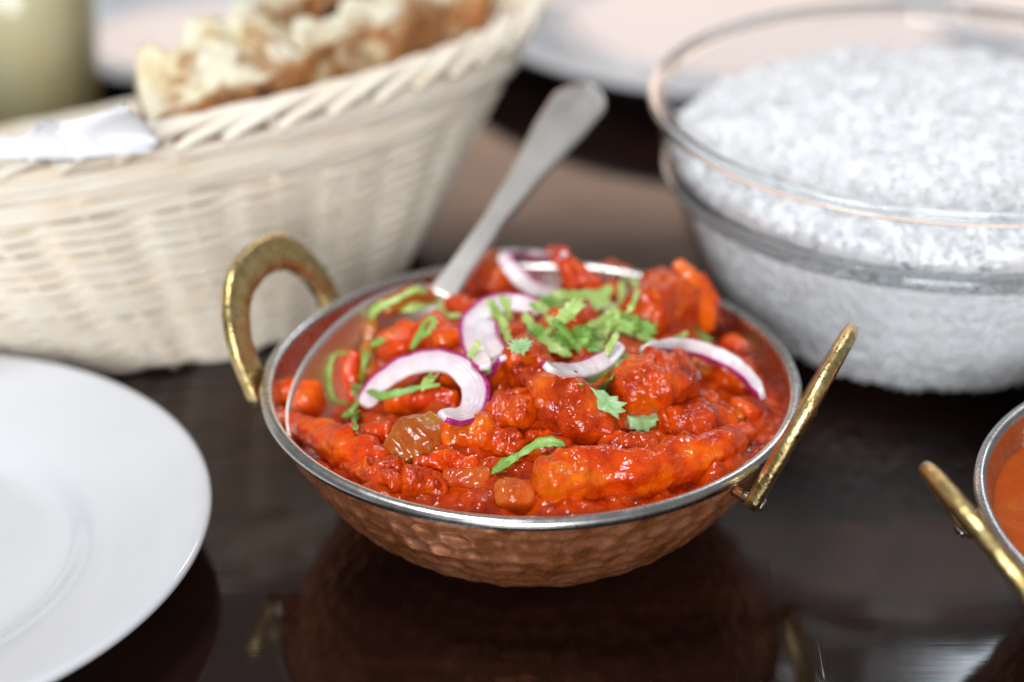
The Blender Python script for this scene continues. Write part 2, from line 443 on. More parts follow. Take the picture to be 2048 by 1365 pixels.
# smooth sauce in the second dish
rr_ = np.linspace(0, 1, 30); aa = np.linspace(0, 2 * math.pi, 120, endpoint=False)
V = []
for a in aa:
    for q in rr_:
        x, y = .0728 * q * math.cos(a), .0728 * q * math.sin(a)
        V.append((B2[0] + x, B2[1] + y, .0372 + .0008 * math.sin(x * 160 + 1) * math.cos(y * 140) + (.0006 * q ** 8)))
V = np.array(V); V[:, 2] += .0003 * fbm(V * 260, 3, 3)
tag(mesh_obj('curry_sauce', V, grid_faces(120, 30, True), M['thin_sauce']), 'smooth orange brown sauce filling the second balti dish', 'sauce')

# ------------------------------------------------------------------ curry in the main dish
def mound(x, y):
    h = .0315 + .0225 * np.exp(-((x - .006) ** 2 + (y - .014) ** 2) / (2 * .038 ** 2)) + .0075 * np.exp(-((y + .060) / .030) ** 2 / 2)
    t = np.clip((-.040 - x) / .022, 0, 1); h = h - .007 * t * t * (3 - 2 * t) * np.clip((y + .045) / .03, 0, 1)
    t = np.clip((x - .045) / .02, 0, 1) * np.clip((y - .005) / .02, 0, 1); h = h - .004 * t
    return h
nr_, na_ = 110, 420
V = []
q = np.linspace(0, 1, nr_) ** .8; a = np.linspace(0, 2 * math.pi, na_, endpoint=False)
Aq, Qq = np.meshgrid(a, q, indexing='ij')
X = .0735 * Qq * np.cos(Aq); Y = .0735 * Qq * np.sin(Aq)
P3 = np.stack([X, Y, np.zeros_like(X)], -1).reshape(-1, 3)
Z = mound(X, Y).ravel()
fade = np.clip((1 - Qq.ravel()) / .08, 0, 1)
Z = Z + (.0030 * fbm(P3 * 75, 11, 3) + .0022 * np.maximum(0, fbm(P3 * 150, 21, 2)) + .0006 * fbm(P3 * 480, 31, 3)) * (.25 + .75 * fade)
rw = np.interp(Z, PROF[2:, 1] + .0011, PROF[2:, 0] - .0006)
rad = Qq.ravel() * rw
# the outer ring follows the wall at its own height
V = np.stack([rad * np.cos(Aq.ravel()), rad * np.sin(Aq.ravel()), Z], -1)
sauce_F = grid_faces(na_, nr_, True); sauce_V = V
MAIN_SAUCE = mesh_obj('curry_sauce', V, sauce_F, M['sauce'])
tag(MAIN_SAUCE, 'thick lumpy red curry sauce heaped in the hammered copper dish', 'sauce')

SOLID_V = [sauce_V]; SOLID_F = [sauce_F]; SOLID_M = ['sauce', 'spoon']
def build_bvh():
    global OWN
    OWN = np.concatenate([np.full(len(f_), i_) for i_, f_ in enumerate(SOLID_F)])
    vs, fs, o = [], [], 0
    for v_, f_ in zip(SOLID_V, SOLID_F):
        vs += [Vector(p) for p in v_]; fs += [tuple(int(i) + o for i in f) for f in f_]; o += len(v_)
    return BVHTree.FromPolygons(vs, fs)
# ------------------------------------------------------------------ spoon
SP_H = unp(762, 752, .0405); SP_A = unp(940, 512, .0560)
D = SP_A - SP_H; reach = np.linalg.norm(D); D /= reach
Rg = np.cross(D, [0, 0, 1.]); Rg /= np.linalg.norm(Rg); Un = np.cross(Rg, D)
rho = R(26)
sn = Un * math.cos(rho) + Rg * math.sin(rho); sb = np.cross(D, sn); sb = -sb
sp = empty('serving_spoon', SP_H); tag(sp, 'steel serving spoon with its bowl in the curry and handle leaning out the back', 'spoon')
nu, nv = 40, 24
def headpt(u_, v_, inner):
    # u along the length -1..1, v across -1..1
    wv_ = .0210 * math.sqrt(max(0, 1 - u_ * u_)) * (1 - .10 * u_)
    x = .040 * u_; y = wv_ * v_
    depth = .0130 * (1 - v_ * v_) * (1 - u_ * u_) ** .7
    z = -depth + (.0008 if inner else -.0004)
    return SP_H + D * x + sb * y + sn * z
V = []; us = np.sin(np.linspace(-math.pi / 2, math.pi / 2, nu)); vs = np.linspace(-1, 1, nv)
for inn in (1, 0):
    for u_ in us:
        for v_ in vs: V.append(headpt(u_, v_, inn))
F = grid_faces(nu, nv) + [f[::-1] for f in grid_faces(nu, nv, off=nu * nv)]
for i in range(nu - 1):
    a0, b0 = i * nv, (i + 1) * nv; o2 = nu * nv
    F.append((a0, a0 + o2, b0 + o2, b0)); a0 += nv - 1; b0 += nv - 1; F.append((b0, b0 + o2, a0 + o2, a0))
mesh_obj('spoon_bowl', V, F, M['spoon'], sp)
SPOON = (np.array(V), F)
# handle: from the neck to the rounded end
end_t = .0
hp = []; LEN = .149
hs = np.linspace(.037, LEN, 60)
fl = Un * .86 + np.cross(D, Un) * -.5 * 0 + Rg * .12
P = np.array([SP_H + D * s_ + Un * (-.0015 + .0035 * math.sin(min(1, (s_ - .03) / .12) * math.pi * .5) - .004 * max(0, (s_ - .12) / .08) ** 2) for s_ in hs])
wd = np.interp(hs, [.037, .050, .075, .100, .124, .140, .149], [.0050, .0040, .0036, .0056, .0086, .0094, .0080])
endc = np.sqrt(np.clip(1 - np.clip((hs - (LEN - .010)) / .010, 0, 1) ** 2, .02, 1)); wd = wd * endc / np.maximum(endc.max(), 1e-6)
sec = ellsec(1, .0017, 28, 2.)
sec[:, 1] += .0007 * np.clip((np.abs(sec[:, 0]) - .55) / .3, 0, 1) * (sec[:, 1] > 0)
V, F = sweep(P, fl, sec, np.stack([wd, np.full(60, 1.2)], -1))
mesh_obj('spoon_handle', V, F, M['spoon'], sp)

SOLID_V.append(SPOON[0]); SOLID_F.append(SPOON[1])
sauce_bvh = build_bvh()
def hit_t(bvh, px, py, zf=.036):
    d = ray(px, py); h = bvh.ray_cast(Vector(CAM), Vector(d).normalized())
    if h[0] is None: return float((zf - CAM[2]) / d[2])
    return float(np.dot(np.array(h[0]) - CAM, FW))
PXM = lambda t: t / FPX          # metres per photograph pixel at depth t

def blob(pts, rad, sink=.5, flat=1., tilt=(0, -.35, .94), seed=0, rough=.16, n=52, m=44, pw=2.4, twist=0, on=None):
    """A piece of food lying on the sauce along a pixel path; rad in photo pixels (one or per point)."""
    pts = [tuple(p) for p in pts]
    ts = np.array([hit_t(sauce_bvh, *p[:2]) for p in pts])
    if on: ts[:] = hit_t(sauce_bvh, on[0], on[1]) - on[2]        # stands on the spot below it
    rads = np.array(rad if isinstance(rad, (list, tuple)) else [rad] * len(pts), float)
    rm = rads * PXM(ts.mean())
    # smooth the depth along the piece (it is stiff) and sink it
    if len(pts) > 2:
        c = np.polyfit(np.arange(len(pts)), ts, 1); ts = .45 * ts + .55 * np.polyval(c, np.arange(len(pts)))
    P = []
    for p, t, r_ in zip(pts, ts, rm):
        b = at_depth(p[0], p[1], t); lift = p[2] if len(p) > 2 else 0
        # move along the ray so that the piece stays on its pixel
        b = b - ray(p[0], p[1]) * (r_ * (1 - 2 * sink) + lift) / 1.0
        P.append(b)
    P = np.array(P)
    if len(P) == 1:
        P = np.array([P[0] - RT * rm[0] * .45, P[0] + RT * rm[0] * .45]); rm = np.array([rm[0]] * 2)
    C = spline(P, n); s = np.linspace(0, 1, n)
    rr = np.interp(s, np.linspace(0, 1, len(rm)), rm)
    Ltot = np.linalg.norm(np.diff(C, axis=0), axis=1).sum()
    # round ends that reach past the path
    T0 = (C[0] - C[1]) / np.linalg.norm(C[0] - C[1]); T1 = (C[-1] - C[-2]) / np.linalg.norm(C[-1] - C[-2])
    ph = np.linspace(math.pi / 2 * .97, 0, 8)[:-1]
    A0 = np.array([C[0] + T0 * rr[0] * .62 * math.sin(x) for x in ph]); A1 = np.array([C[-1] + T1 * rr[-1] * .62 * math.sin(x) for x in ph[::-1]])
    C2 = np.vstack([A0, C, A1])
    k2 = np.concatenate([rr[0] * np.cos(ph) ** .8, rr, rr[-1] * np.cos(ph[::-1]) ** .8])
    V, Fb = sweep(C2, tilt, ellsec(1, 1, m, pw), np.stack([k2, k2 * flat], -1))
    mr = rm.mean(); cen = np.repeat(C2, m, 0); cen = np.vstack([cen, C2[0], C2[-1]])
    dirv = V - cen; L = np.linalg.norm(dirv, axis=1)[:, None] + 1e-6
    off = seed * 3.7
    q_ = (V + off) / (mr * 1.25)
    d = rough * 1.5 * mr * fbm(q_ * .8, seed, 3, .45) - rough * .45 * mr * np.abs(fbm(q_ * 1.5, seed + 3, 2))
    d = d + (.00065 * fbm((V + off) * 430, seed + 5, 3) + .00025 * np.abs(fbm((V + off) * 900, seed + 9, 2))) * min(1, rough * 6)
    V = V + dirv / L * d[:, None]
    return V, Fb
NB = [0]
def piece(name, mat, label, cat, pts, rad, group=None, **kw):
    NB[0] += 1; kw.setdefault('seed', NB[0])
    V, Fb = blob(pts, rad, **kw)
    SOLID_V.append(V); SOLID_F.append(Fb); SOLID_M.append(mat)
    o = mesh_obj(name, V, Fb, M[mat]); tag(o, label, cat, group); return o
CP = 'chicken'
piece('chicken_strip', 'pepper_red', 'bright red chicken strip leaning on the steel rim below the spoon', CP, [(556, 828, .004), (620, 866, .003), (690, 895, .002), (762, 922)], [17, 30, 40, 30], sink=.35)
piece('pepper_cube', 'pepper_orange', 'orange and yellow pepper cube between the spoon and the steel rim', 'pepper', [(570, 790), (625, 800)], [30, 36], sink=.35, rough=.1, pw=3.4)
piece('pepper_slab', 'pepper_green', 'translucent olive pepper slab below the big onion crescent', 'pepper', [(800, 905), (838, 878, .002), (872, 860, .002)], [44, 58, 40], sink=.42, flat=.6, rough=.1, pw=3.2)
piece('pepper_chunk', 'strip', 'rounded orange chunk beside the olive pepper slab', 'pepper', [(908, 880), (968, 868, .001)], [44, 44], sink=.4, rough=.12)
piece('chicken_strip', 'strip', 'long bright orange strip lying along the front steel rim', CP, [(1100, 965), (1180, 955, .002), (1275, 940, .003), (1360, 925, .003), (1430, 898, .002), (1492, 872)], [48, 54, 44, 44, 40, 24], sink=.42, rough=.24)
piece('chicken_strip', 'chicken', 'thick rough chicken strip running down from the middle of the heap', CP, [(1040, 715, .003), (1085, 765, .005), (1130, 815, .005), (1180, 850, .003), (1235, 846)], [40, 50, 54, 52, 34], sink=.3, rough=.2)
piece('chicken_lump', 'chicken', 'large rough red chicken lump under the long right onion arc', CP, [(1255, 785, .003), (1305, 765, .004), (1360, 775, .002)], [58, 72, 52], sink=.35, rough=.2)
piece('chicken_lump', 'chicken', 'dark sauced chicken lump right of the lobed coriander leaf', CP, [(1335, 845), (1390, 850, .002), (1450, 860)], [46, 54, 40], sink=.42, rough=.18)
piece('pepper_square', 'pepper_red', 'small bright red pepper square at the right end of an onion arc', 'pepper', [(1490, 820), (1528, 808)], [34, 30], sink=.3, flat=.5, rough=.08, pw=3.4)
piece('chicken_lump', 'chicken', 'big red chicken lump at the back beside the upright orange strip', CP, [(1285, 630, .002), (1335, 615, .006), (1375, 640, .002)], [58, 78, 50], sink=.3, rough=.18)
piece('pepper_strip', 'pepper_orange', 'orange pepper strip standing upright at the back right of the heap', 'pepper', [(1357, 530), (1385, 562, .002), (1408, 610, .002), (1414, 655)], [15, 21, 20, 16], sink=.3, on=(1410, 660, .010), flat=.55, rough=.06)
piece('pepper_strip', 'pepper_orange', 'thin orange pepper sliver beside the upright orange strip', 'pepper', [(1402, 552), (1422, 598), (1428, 640)], [9, 13, 12], sink=.3, on=(1425, 650, .006), flat=.6, rough=.06)
piece('chicken_lump', 'chicken', 'rounded red chicken lump at the back near the spoon handle', CP, [(920, 575), (965, 560, .004), (1010, 580, .002)], [44, 58, 50], sink=.3, rough=.18)
piece('chicken_lump', 'strip', 'peaked orange red chunk forming the top of the heap', CP, [(1118, 500), (1132, 522), (1150, 552), (1185, 580), (1215, 590)], [13, 24, 34, 36, 26], sink=.4, rough=.38, on=(1165, 590, .0))
piece('chicken_lump', 'chicken', 'red lump behind the purple edged onion sliver', CP, [(1060, 555), (1110, 550, .002)], [44, 46], sink=.35, rough=.18)
piece('chicken_lump', 'pepper_red', 'red lump left of the heap top ringed by coriander', CP, [(790, 700), (820, 680, .002)], [42, 44], sink=.4, rough=.16)
piece('chicken_lump', 'pepper_red', 'bright red orange chunk under a curled coriander stem', CP, [(860, 670, .001), (905, 690, .001)], [44, 40], sink=.35, rough=.16)
piece('pepper_strip', 'pepper_red', 'narrow red pepper strip standing beside the spoon bowl', 'pepper', [(705, 712), (702, 760, .001), (712, 800)], [18, 20, 17], sink=.3, rough=.1)
piece('chicken_strip', 'pepper_red', 'red strip lying inside the big onion crescent', CP, [(785, 808), (850, 802, .001), (905, 806)], [24, 28, 22], sink=.35, rough=.14)
piece('chicken_lump', 'pepper_red', 'small bright red piece left of the olive pepper slab', CP, [(745, 872), (778, 868)], [24, 26], sink=.35, rough=.12)
piece('chicken_lump', 'chicken', 'dark red rough lump right of the big onion crescent', CP, [(1000, 832), (1050, 826)], [44, 46], sink=.45, rough=.2)
piece('chicken_lump', 'chicken', 'dark crusted lump behind the long ribbon of coriander', CP, [(985, 880), (1030, 905)], [30, 34], sink=.4, rough=.18)
piece('pepper_chunk', 'pepper_red', 'red orange chunk right of the long coriander ribbon', 'pepper', [(1090, 898), (1130, 905)], [36, 34], sink=.4, rough=.14)
piece('onion_chunk', 'onion_cooked', 'translucent cooked onion piece at the front rim', 'onion', [(1005, 985), (1055, 990)], [30, 32], sink=.55, flat=.7, rough=.1, pw=3)
piece('onion_chunk', 'onion_cooked', 'cooked onion petal at the front left of the dish', 'onion', [(905, 950), (960, 960)], [30, 34], sink=.58, flat=.6, rough=.1, pw=3)
piece('chicken_lump', 'chicken', 'red lump in the front sauce below the olive pepper slab', CP, [(820, 962), (870, 975)], [34, 36], sink=.5, rough=.2)
piece('chicken_lump', 'chicken', 'red lump in the sauce left front beside the strip', CP, [(740, 945), (790, 940)], [26, 30], sink=.5, rough=.2)
piece('chicken_lump', 'sauce', 'dark sauced lump between the two right coriander leaves and the rim', CP, [(1230, 905), (1300, 905)], [34, 34], sink=.5, rough=.2)
piece('chicken_lump', 'chicken', 'red lump low at the right wall of the dish', CP, [(1450, 740), (1490, 760)], [40, 36], sink=.45, rough=.2)
piece('chicken_lump', 'pepper_red', 'small red piece near the right inner wall of the dish', CP, [(1462, 690), (1480, 700)], [24, 24], sink=.35, rough=.14)
piece('onion_chunk', 'onion_cooked', 'pale cooked onion strip beneath the long right onion arc', 'onion', [(1395, 715), (1405, 745)], [18, 18], sink=.3, flat=.7, rough=.08)
piece('pepper_strip', 'pepper_green', 'olive green pepper strip at the back left under coriander', 'pepper', [(770, 615, .002), (820, 595, .003), (860, 592, .002)], [22, 26, 18], sink=.3, flat=.7, rough=.08)
piece('pepper_strip', 'pepper_green', 'olive green pepper strip standing by the spoon bowl', 'pepper', [(745, 650, .002), (735, 700, .002), (738, 745)], [14, 16, 14], sink=.3, flat=.7, rough=.08)
piece('chicken_lump', 'chicken', 'sauced lump in the middle hidden under herbs', CP, [(1120, 660), (1170, 655)], [44, 46], sink=.4, rough=.2)
piece('chicken_lump', 'chicken', 'red lump at the back right of the heap top', CP, [(1215, 560, .001), (1255, 580)], [40, 42], sink=.4, rough=.2)
piece('chicken_lump', 'chicken', 'sauced lump left of the pale overlapping onion rings', CP, [(870, 745), (930, 735)], [30, 34], sink=.45, rough=.2)

piece('chicken_strip', 'chicken', 'short torn strip between the rough chicken strip and the front orange strip', CP, [(1060, 872), (1110, 882), (1165, 900, .001)], [18, 24, 18], sink=.35, rough=.26)
piece('chicken_strip', 'pepper_red', 'thin red strip in the sauce below the olive pepper slab', CP, [(838, 932), (895, 922, .001), (950, 928)], [15, 20, 15], sink=.35, rough=.2)
piece('chicken_strip', 'chicken', 'torn strip between the dark lump and the right wall of the dish', CP, [(1385, 800), (1430, 812, .001), (1475, 842)], [18, 24, 18], sink=.35, rough=.24)
piece('chicken_strip', 'strip', 'orange red strip in front of the back chicken lump', CP, [(900, 612), (945, 625, .002), (985, 655)], [18, 22, 18], sink=.3, rough=.22)
piece('chicken_strip', 'pepper_red', 'red strip behind the long bright orange strip', CP, [(1180, 902), (1240, 888, .001), (1305, 892)], [17, 22, 17], sink=.35, rough=.2)
piece('chicken_strip', 'chicken', 'thin torn strip lying along the left front rim', CP, [(665, 912), (725, 945, .001), (795, 968)], [14, 20, 16], sink=.35, rough=.24)

# minced onion, tomato and spice lumps stuck all over the sauce
bvh = build_bvh()
rng = np.random.default_rng(77)
ICO_V, ICO_F = None, None
def icosphere():
    import bmesh
    b = bmesh.new(); bmesh.ops.create_icosphere(b, subdivisions=2, radius=1)
    V = np.array([v_.co[:] for v_ in b.verts]); F = [[v_.index for v_ in f.verts] for f in b.faces]; b.free(); return V, np.array(F)
iv, if_ = icosphere(); BV, BF, o_ = [], [], 0
for q in range(650):
    a = rng.uniform(0, 2 * math.pi); r_ = .070 * math.sqrt(rng.uniform(0, 1)); x, y = r_ * math.cos(a), r_ * math.sin(a)
    h = bvh.ray_cast(Vector((x, y, .2)), Vector((0, 0, -1)))
    if h[0] is None or (x < -.030 and y > -.012): continue
    nrm = h[1]
    if SOLID_M[OWN[h[2]]] not in ('sauce', 'chicken'): continue
    if nrm.z < .15 or rng.random() > .35 + .65 * (fbm(np.array([[x * 70, y * 70, 1.]]), 3, 2)[0] > .05): continue
    sz = rng.choice([.0008, .0012, .0017, .0026], p=[.30, .32, .24, .14]) * rng.uniform(.8, 1.3)
    M3 = np.linalg.qr(rng.normal(size=(3, 3)))[0]
    v_ = iv * (1 + .35 * fbm(iv * 1.6 + q, 5, 2))[:, None] * np.array([1.25, 1, .7]) * sz
    BV.append(v_ @ M3 + np.array(h[0]) - np.array(nrm) * sz * .45); BF.append(if_ + o_); o_ += len(iv)
mesh_obj('sauce_bits', np.vstack(BV), np.vstack(BF), M['sauce'], MAIN_SAUCE)['kind'] = 'stuff'

# ------------------------------------------------------------------ red onion slices
bvh = build_bvh()
def ray_path(pts, lift, deg=2, clear=.6):
    """Points on pixels lying on the food; depth smoothed because the slice is stiff, kept on top of what is below."""
    fine = spline(np.array([p[:2] for p in pts], float), 26)
    t = np.array([hit_t(bvh, *p) for p in fine]); s = np.linspace(0, 1, len(t))
    t = np.clip(t, np.median(t) - .022, np.median(t) + .022)
    c = np.polyfit(s, t, deg); f = np.polyval(c, s)
    f -= np.quantile(np.maximum(f - t, 0), .93) * clear
    return np.array([at_depth(p[0], p[1], tt - lift) for p, tt in zip(fine, f)])
def onion(pts, width, label, thick=.0018, lift=.0012, up=(0, -.45, .9), skin=1, deg=2, tap=.75, skin_w=.30):
    P = ray_path(pts, lift, deg, 1.); P = spline(P, 60)
    wm = width * 1.32 * PXM(.55)
    m = 22; sec = ellsec(wm / 2, thick / 2, m, 4.5)
    s = np.linspace(0, 1, 60); e = np.clip(np.minimum(s, 1 - s) / .05, 0, 1)
    sc = tap + (1 - tap) * np.sin(s * math.pi); sc = sc * np.sqrt(np.clip(1 - (1 - e) ** 2 * .65, 0, 1))
    V, F = sweep(P, up, sec, np.stack([sc, .85 + .15 * sc], -1))
    V += .00028 * np.stack([fbm(V * 260, 70 + i, 2) for i in range(3)], -1)
    side = sec[:, 0] / (wm / 2) * skin
    sk = np.clip((side + .35) / 1.35, 0, 1)
    sk = np.tile(sk, 60); sk = np.concatenate([sk, [0, 0]])
    o = mesh_obj('onion_slice', V, F, M['onion'], attr={'skin': sk})
    tag(o, label, 'onion'); SOLID_V.append(V); SOLID_F.append(F); return o
onion([(728, 812), (752, 775), (800, 738), (855, 722), (910, 730), (948, 768), (950, 808), (930, 832), (886, 834)], 44, 'large white crescent of red onion with magenta skin on its right end', skin=-1, lift=.0035)
onion([(968, 735), (944, 690), (946, 645), (985, 612), (1035, 605), (1080, 622)], 42, 'wide pale onion ring half hidden under the coriander pile', skin=-1)
onion([(975, 645), (975, 685), (1000, 712)], 44, 'small pale onion petal tucked inside the wide onion ring', skin=-1, thick=.0024)
onion([(960, 742), (985, 738), (1005, 718)], 24, 'short onion offcut with bright magenta skin left of the chicken strip', skin=1)
onion([(1003, 508), (1030, 545), (1070, 580), (1125, 590)], 32, 'curved onion sliver with deep purple edge near the heap top', skin=-1, lift=.003)
onion([(1000, 508), (1050, 508), (1090, 514), (1128, 510)], 24, 'thin pale onion strip lying across the back of the heap', skin=1, lift=.003)
onion([(1092, 735), (1150, 742), (1205, 722), (1240, 690)], 34, 'onion arc with magenta skin below the central coriander leaves', skin=-1)
onion([(1288, 700), (1350, 692), (1420, 706), (1480, 738), (1524, 790)], 26, 'long slim onion arc with magenta top edge reaching the right rim', skin=1, lift=.003, up=(0, -.75, .6), thick=.0034)
onion([(1185, 612), (1215, 618), (1228, 645)], 28, 'short pale onion piece behind the green herb curl', skin=1)

# ------------------------------------------------------------------ coriander
bvh = build_bvh()
GR = 'coriander garnish scattered on the curry'
def ribbon(pts, width, mat, label, lift=.0012, twist=0., up=(0, -.5, .87), cup=.25, deg=3):
    P = ray_path(pts, lift, deg, .5); P = spline(P, 44); s = np.linspace(0, 1, 44)
    wm = width * 1.2 * PXM(.55)
    sec = np.array([(-.5, .0), (-.25, -cup * .18), (0, -cup * .25), (.25, -cup * .18), (.5, 0)]) * wm
    top = sec + np.array([0, .00018]); bot = sec[::-1] - np.array([0, .00018]); sec = np.vstack([top, bot])
    upv = np.array([np.array(up) * math.cos(twist * (x - .5)) + np.array([.8, .3, 0]) * math.sin(twist * (x - .5)) for x in s])
    e = np.clip(np.minimum(s, 1 - s) / .12, 0, 1)
    sc = (.78 + .22 * np.sin(s * 9 + width) + .12 * np.sin(s * 41 + width)) * (.25 + .75 * np.sqrt(e))
    T, N, B = frames(P, upv)
    V = P[:, None, :] + B[:, None, :] * (sec[None, :, 0] * sc[:, None])[:, :, None] + N[:, None, :] * sec[None, :, 1][:, :, None]
    V = V.reshape(-1, 3); F = grid_faces(44, len(sec), False, True)
    F += [tuple(range(len(sec))), tuple(range(43 * len(sec), 44 * len(sec)))[::-1]]
    o = mesh_obj('coriander_sprig', V, F, M[mat]); tag(o, label, 'coriander', GR); return o
LEAF = {
 'lobed': [(0, -1), (.14, -.62), (.42, -.66), (.46, -.46), (.78, -.40), (.66, -.16), (.92, .06), (.62, .16), (.70, .46), (.40, .40), (.34, .74), (.12, .60), (0, .98), (-.14, .62), (-.38, .76), (-.38, .42), (-.72, .44), (-.58, .16), (-.94, .02), (-.64, -.16), (-.74, -.44), (-.44, -.46), (-.40, -.68), (-.13, -.62)],
 'cut': [(-.9, -.45), (-.3, -.55), (.2, -.5), (.85, -.62), (.72, -.3), (.98, -.05), (.66, .1), (.86, .4), (.42, .36), (.30, .72), (0, .5), (-.35, .62), (-.62, .35), (-.98, .25), (-.8, -.1)],
 'shred': [(-1, -.12), (-.4, -.3), (.2, -.28), (.8, -.4), (1, -.05), (.72, .2), (.25, .22), (-.2, .36), (-.7, .24)],
}
def leaf(px, py, size, rot, shape, mat, label, squash=.8, lift=.0012, tilt=(0, -.5, .87), curl=.35, seed=1):
    t = hit_t(bvh, px, py); c = at_depth(px, py, t - lift); sm = size * 1.3 / 2 * PXM(t)
    N = np.array(tilt, float); N /= np.linalg.norm(N)
    X1 = RT - N * N.dot(RT); X1 /= np.linalg.norm(X1); Y1 = np.cross(N, X1)
    ca, sa = math.cos(R(rot)), math.sin(R(rot)); e1 = X1 * ca + Y1 * sa; e2 = -X1 * sa + Y1 * ca
    O = np.array(LEAF[shape], float); O = spline(np.vstack([O, O[:1]]), len(O) * 3 + 1)[:-1] * .35 + np.repeat(O, 3, 0) * .65
    n = len(O); rings = [0.0, .35, .7, 1.]; pts = [np.zeros(2)]
    for r_ in rings[1:]:
        pts += [p * r_ for p in O]
    pts = np.array(pts)
    h = curl * (.5 * pts[:, 0] ** 2 - .35 * pts[:, 1] ** 2) + .16 * fbm(np.c_[pts * 2.2, np.full(len(pts), seed * 5.)], seed, 2) - .10 * np.exp(-(pts[:, 0] / .12) ** 2)
    base = c + sm * (pts[:, 0:1] * e1 + pts[:, 1:2] * squash * e2 + h[:, None] * N)
    V = np.vstack([base + N * .00016, base - N * .00016]); k0 = len(base); F = []
    for side, o0 in ((0, 0), (1, k0)):
        for i in range(n):
            j = (i + 1) % n; tri = (o0, o0 + 1 + i, o0 + 1 + j); F.append(tri if not side else tri[::-1])
            for q_ in range(2):
                a0 = o0 + 1 + q_ * n; b0 = a0 + n; f = (a0 + i, b0 + i, b0 + j, a0 + j); F.append(f if not side else f[::-1])
    a0 = 1 + 2 * n
    for i in range(n):
        j = (i + 1) % n; F.append((a0 + i, a0 + k0 + i, a0 + k0 + j, a0 + j))
    o = mesh_obj('coriander_leaf', V, F, M[mat]); tag(o, label, 'coriander', GR); return o
rb = ribbon
rb([(700, 708), (672, 708), (660, 735), (660, 775), (672, 802), (702, 806)], 9, 'leaf_green', 'thin curled green coriander stem hooked beside the spoon bowl')
rb([(742, 640), (752, 618), (790, 600), (830, 580), (852, 584)], 18, 'leaf_light', 'light green coriander strip arching over the olive pepper at the back left')
rb([(735, 700), (728, 730), (722, 770)], 12, 'leaf_green', 'green coriander stem hanging down beside the red strip')
rb([(800, 622), (840, 612), (878, 606), (888, 628)], 18, 'leaf_light', 'pale coriander curl behind the bright red orange chunk')
rb([(822, 700), (838, 672), (850, 645), (866, 636), (862, 660), (838, 676)], 13, 'leaf_green', 'small looped coriander stem on the bright red orange chunk')
rb([(704, 768), (735, 780), (760, 792), (800, 785), (840, 775), (880, 770)], 16, 'leaf_green', 'coriander strip crossing the left end of the big onion crescent', lift=.003)
rb([(706, 770), (716, 800), (700, 825), (684, 832)], 13, 'leaf_green', 'coriander stem dangling left of the big onion crescent')
rb([(718, 822), (708, 842), (712, 860)], 12, 'leaf_green', 'tiny coriander tip below the dangling stem')
leaf(862, 756, 62, 60, 'shred', 'leaf_light', 'light green shred standing inside the big onion crescent', lift=.003)
leaf(762, 682, 44, 35, 'shred', 'leaf_green', 'small green shred on the red lump by the spoon')
leaf(945, 706, 46, 70, 'shred', 'leaf_light', 'pale green shred at the left edge of the wide onion ring', lift=.002)
leaf(972, 742, 30, 30, 'cut', 'leaf_green', 'small coriander fragment below the wide onion ring')
leaf(905, 632, 40, 10, 'shred', 'leaf_light', 'yellow green shred between the back chicken lump and onion ring')
rb([(975, 598), (992, 625), (1008, 655), (1022, 692)], 22, 'leaf_light', 'broad pale coriander strip lying down across the wide onion ring', lift=.003)
rb([(1000, 590), (1014, 612), (1020, 640)], 17, 'leaf_light', 'short pale coriander strip at the top of the wide onion ring', lift=.003)
rb([(1048, 628), (1070, 660), (1100, 690), (1145, 712)], 28, 'leaf_light', 'wide glossy pale coriander strip right of the wide onion ring', lift=.003)
rb([(1095, 602), (1120, 590), (1160, 596), (1205, 590), (1222, 570)], 34, 'leaf_light', 'broad pale coriander strip across the top of the pile', lift=.004)
rb([(1225, 628), (1242, 600), (1246, 566), (1266, 560), (1274, 585), (1262, 615), (1244, 628)], 17, 'leaf_light', 'upright looped coriander curl at the right of the pile', lift=.005)
rb([(1092, 664), (1118, 645), (1150, 628)], 14, 'leaf_light', 'narrow pale coriander stem pointing up to the right', lift=.003)
rb([(1060, 610), (1090, 622), (1110, 648)], 24, 'leaf_light', 'pale coriander strip folded under the top of the pile', lift=.002)
leaf(1148, 672, 84, 15, 'lobed', 'leaf_green', 'dark green lobed coriander leaf in the middle of the pile', lift=.003)
leaf(1110, 612, 60, -20, 'cut', 'leaf_green', 'green cut coriander leaf at the upper left of the pile', lift=.004)
leaf(1198, 660, 60, 40, 'lobed', 'leaf_light', 'light serrated coriander leaf right of the dark lobed leaf', lift=.005)
leaf(1238, 650, 62, -15, 'cut', 'leaf_green', 'green cut coriander leaf beside the serrated leaf', lift=.005)
leaf(1278, 652, 66, -25, 'cut', 'leaf_green', 'green folded coriander leaf at the right end of the pile', lift=.004)
leaf(1292, 678, 40, -20, 'shred', 'leaf_light', 'small pale coriander shred touching the long onion arc', lift=.003)
leaf(1222, 690, 48, 70, 'shred', 'leaf_light', 'pale shred hanging over the onion arc below the pile', lift=.003)
leaf(1200, 610, 40, 30, 'cut', 'leaf_light', 'small pale leaf behind the looped coriander curl', lift=.003)
leaf(1085, 668, 52, -30, 'cut', 'leaf_green', 'green cut leaf at the lower left of the pile', lift=.003)
leaf(1140, 622, 58, 50, 'cut', 'leaf_light', 'pale leaf folded over the middle of the pile', lift=.006)
leaf(1178, 690, 62, -10, 'cut', 'leaf_green', 'dark leaf hanging over the lower edge of the pile', lift=.003)
leaf(1222, 636, 50, 65, 'lobed', 'leaf_light', 'upright frilly leaf under the looped curl', lift=.006)
rb([(1180, 652), (1206, 640), (1236, 636), (1262, 644)], 20, 'leaf_light', 'short pale strip bridging the right half of the pile', lift=.006)
rb([(1105, 640), (1128, 660), (1150, 690)], 16, 'leaf_green', 'green stem crossing the dark lobed leaf', lift=.005)
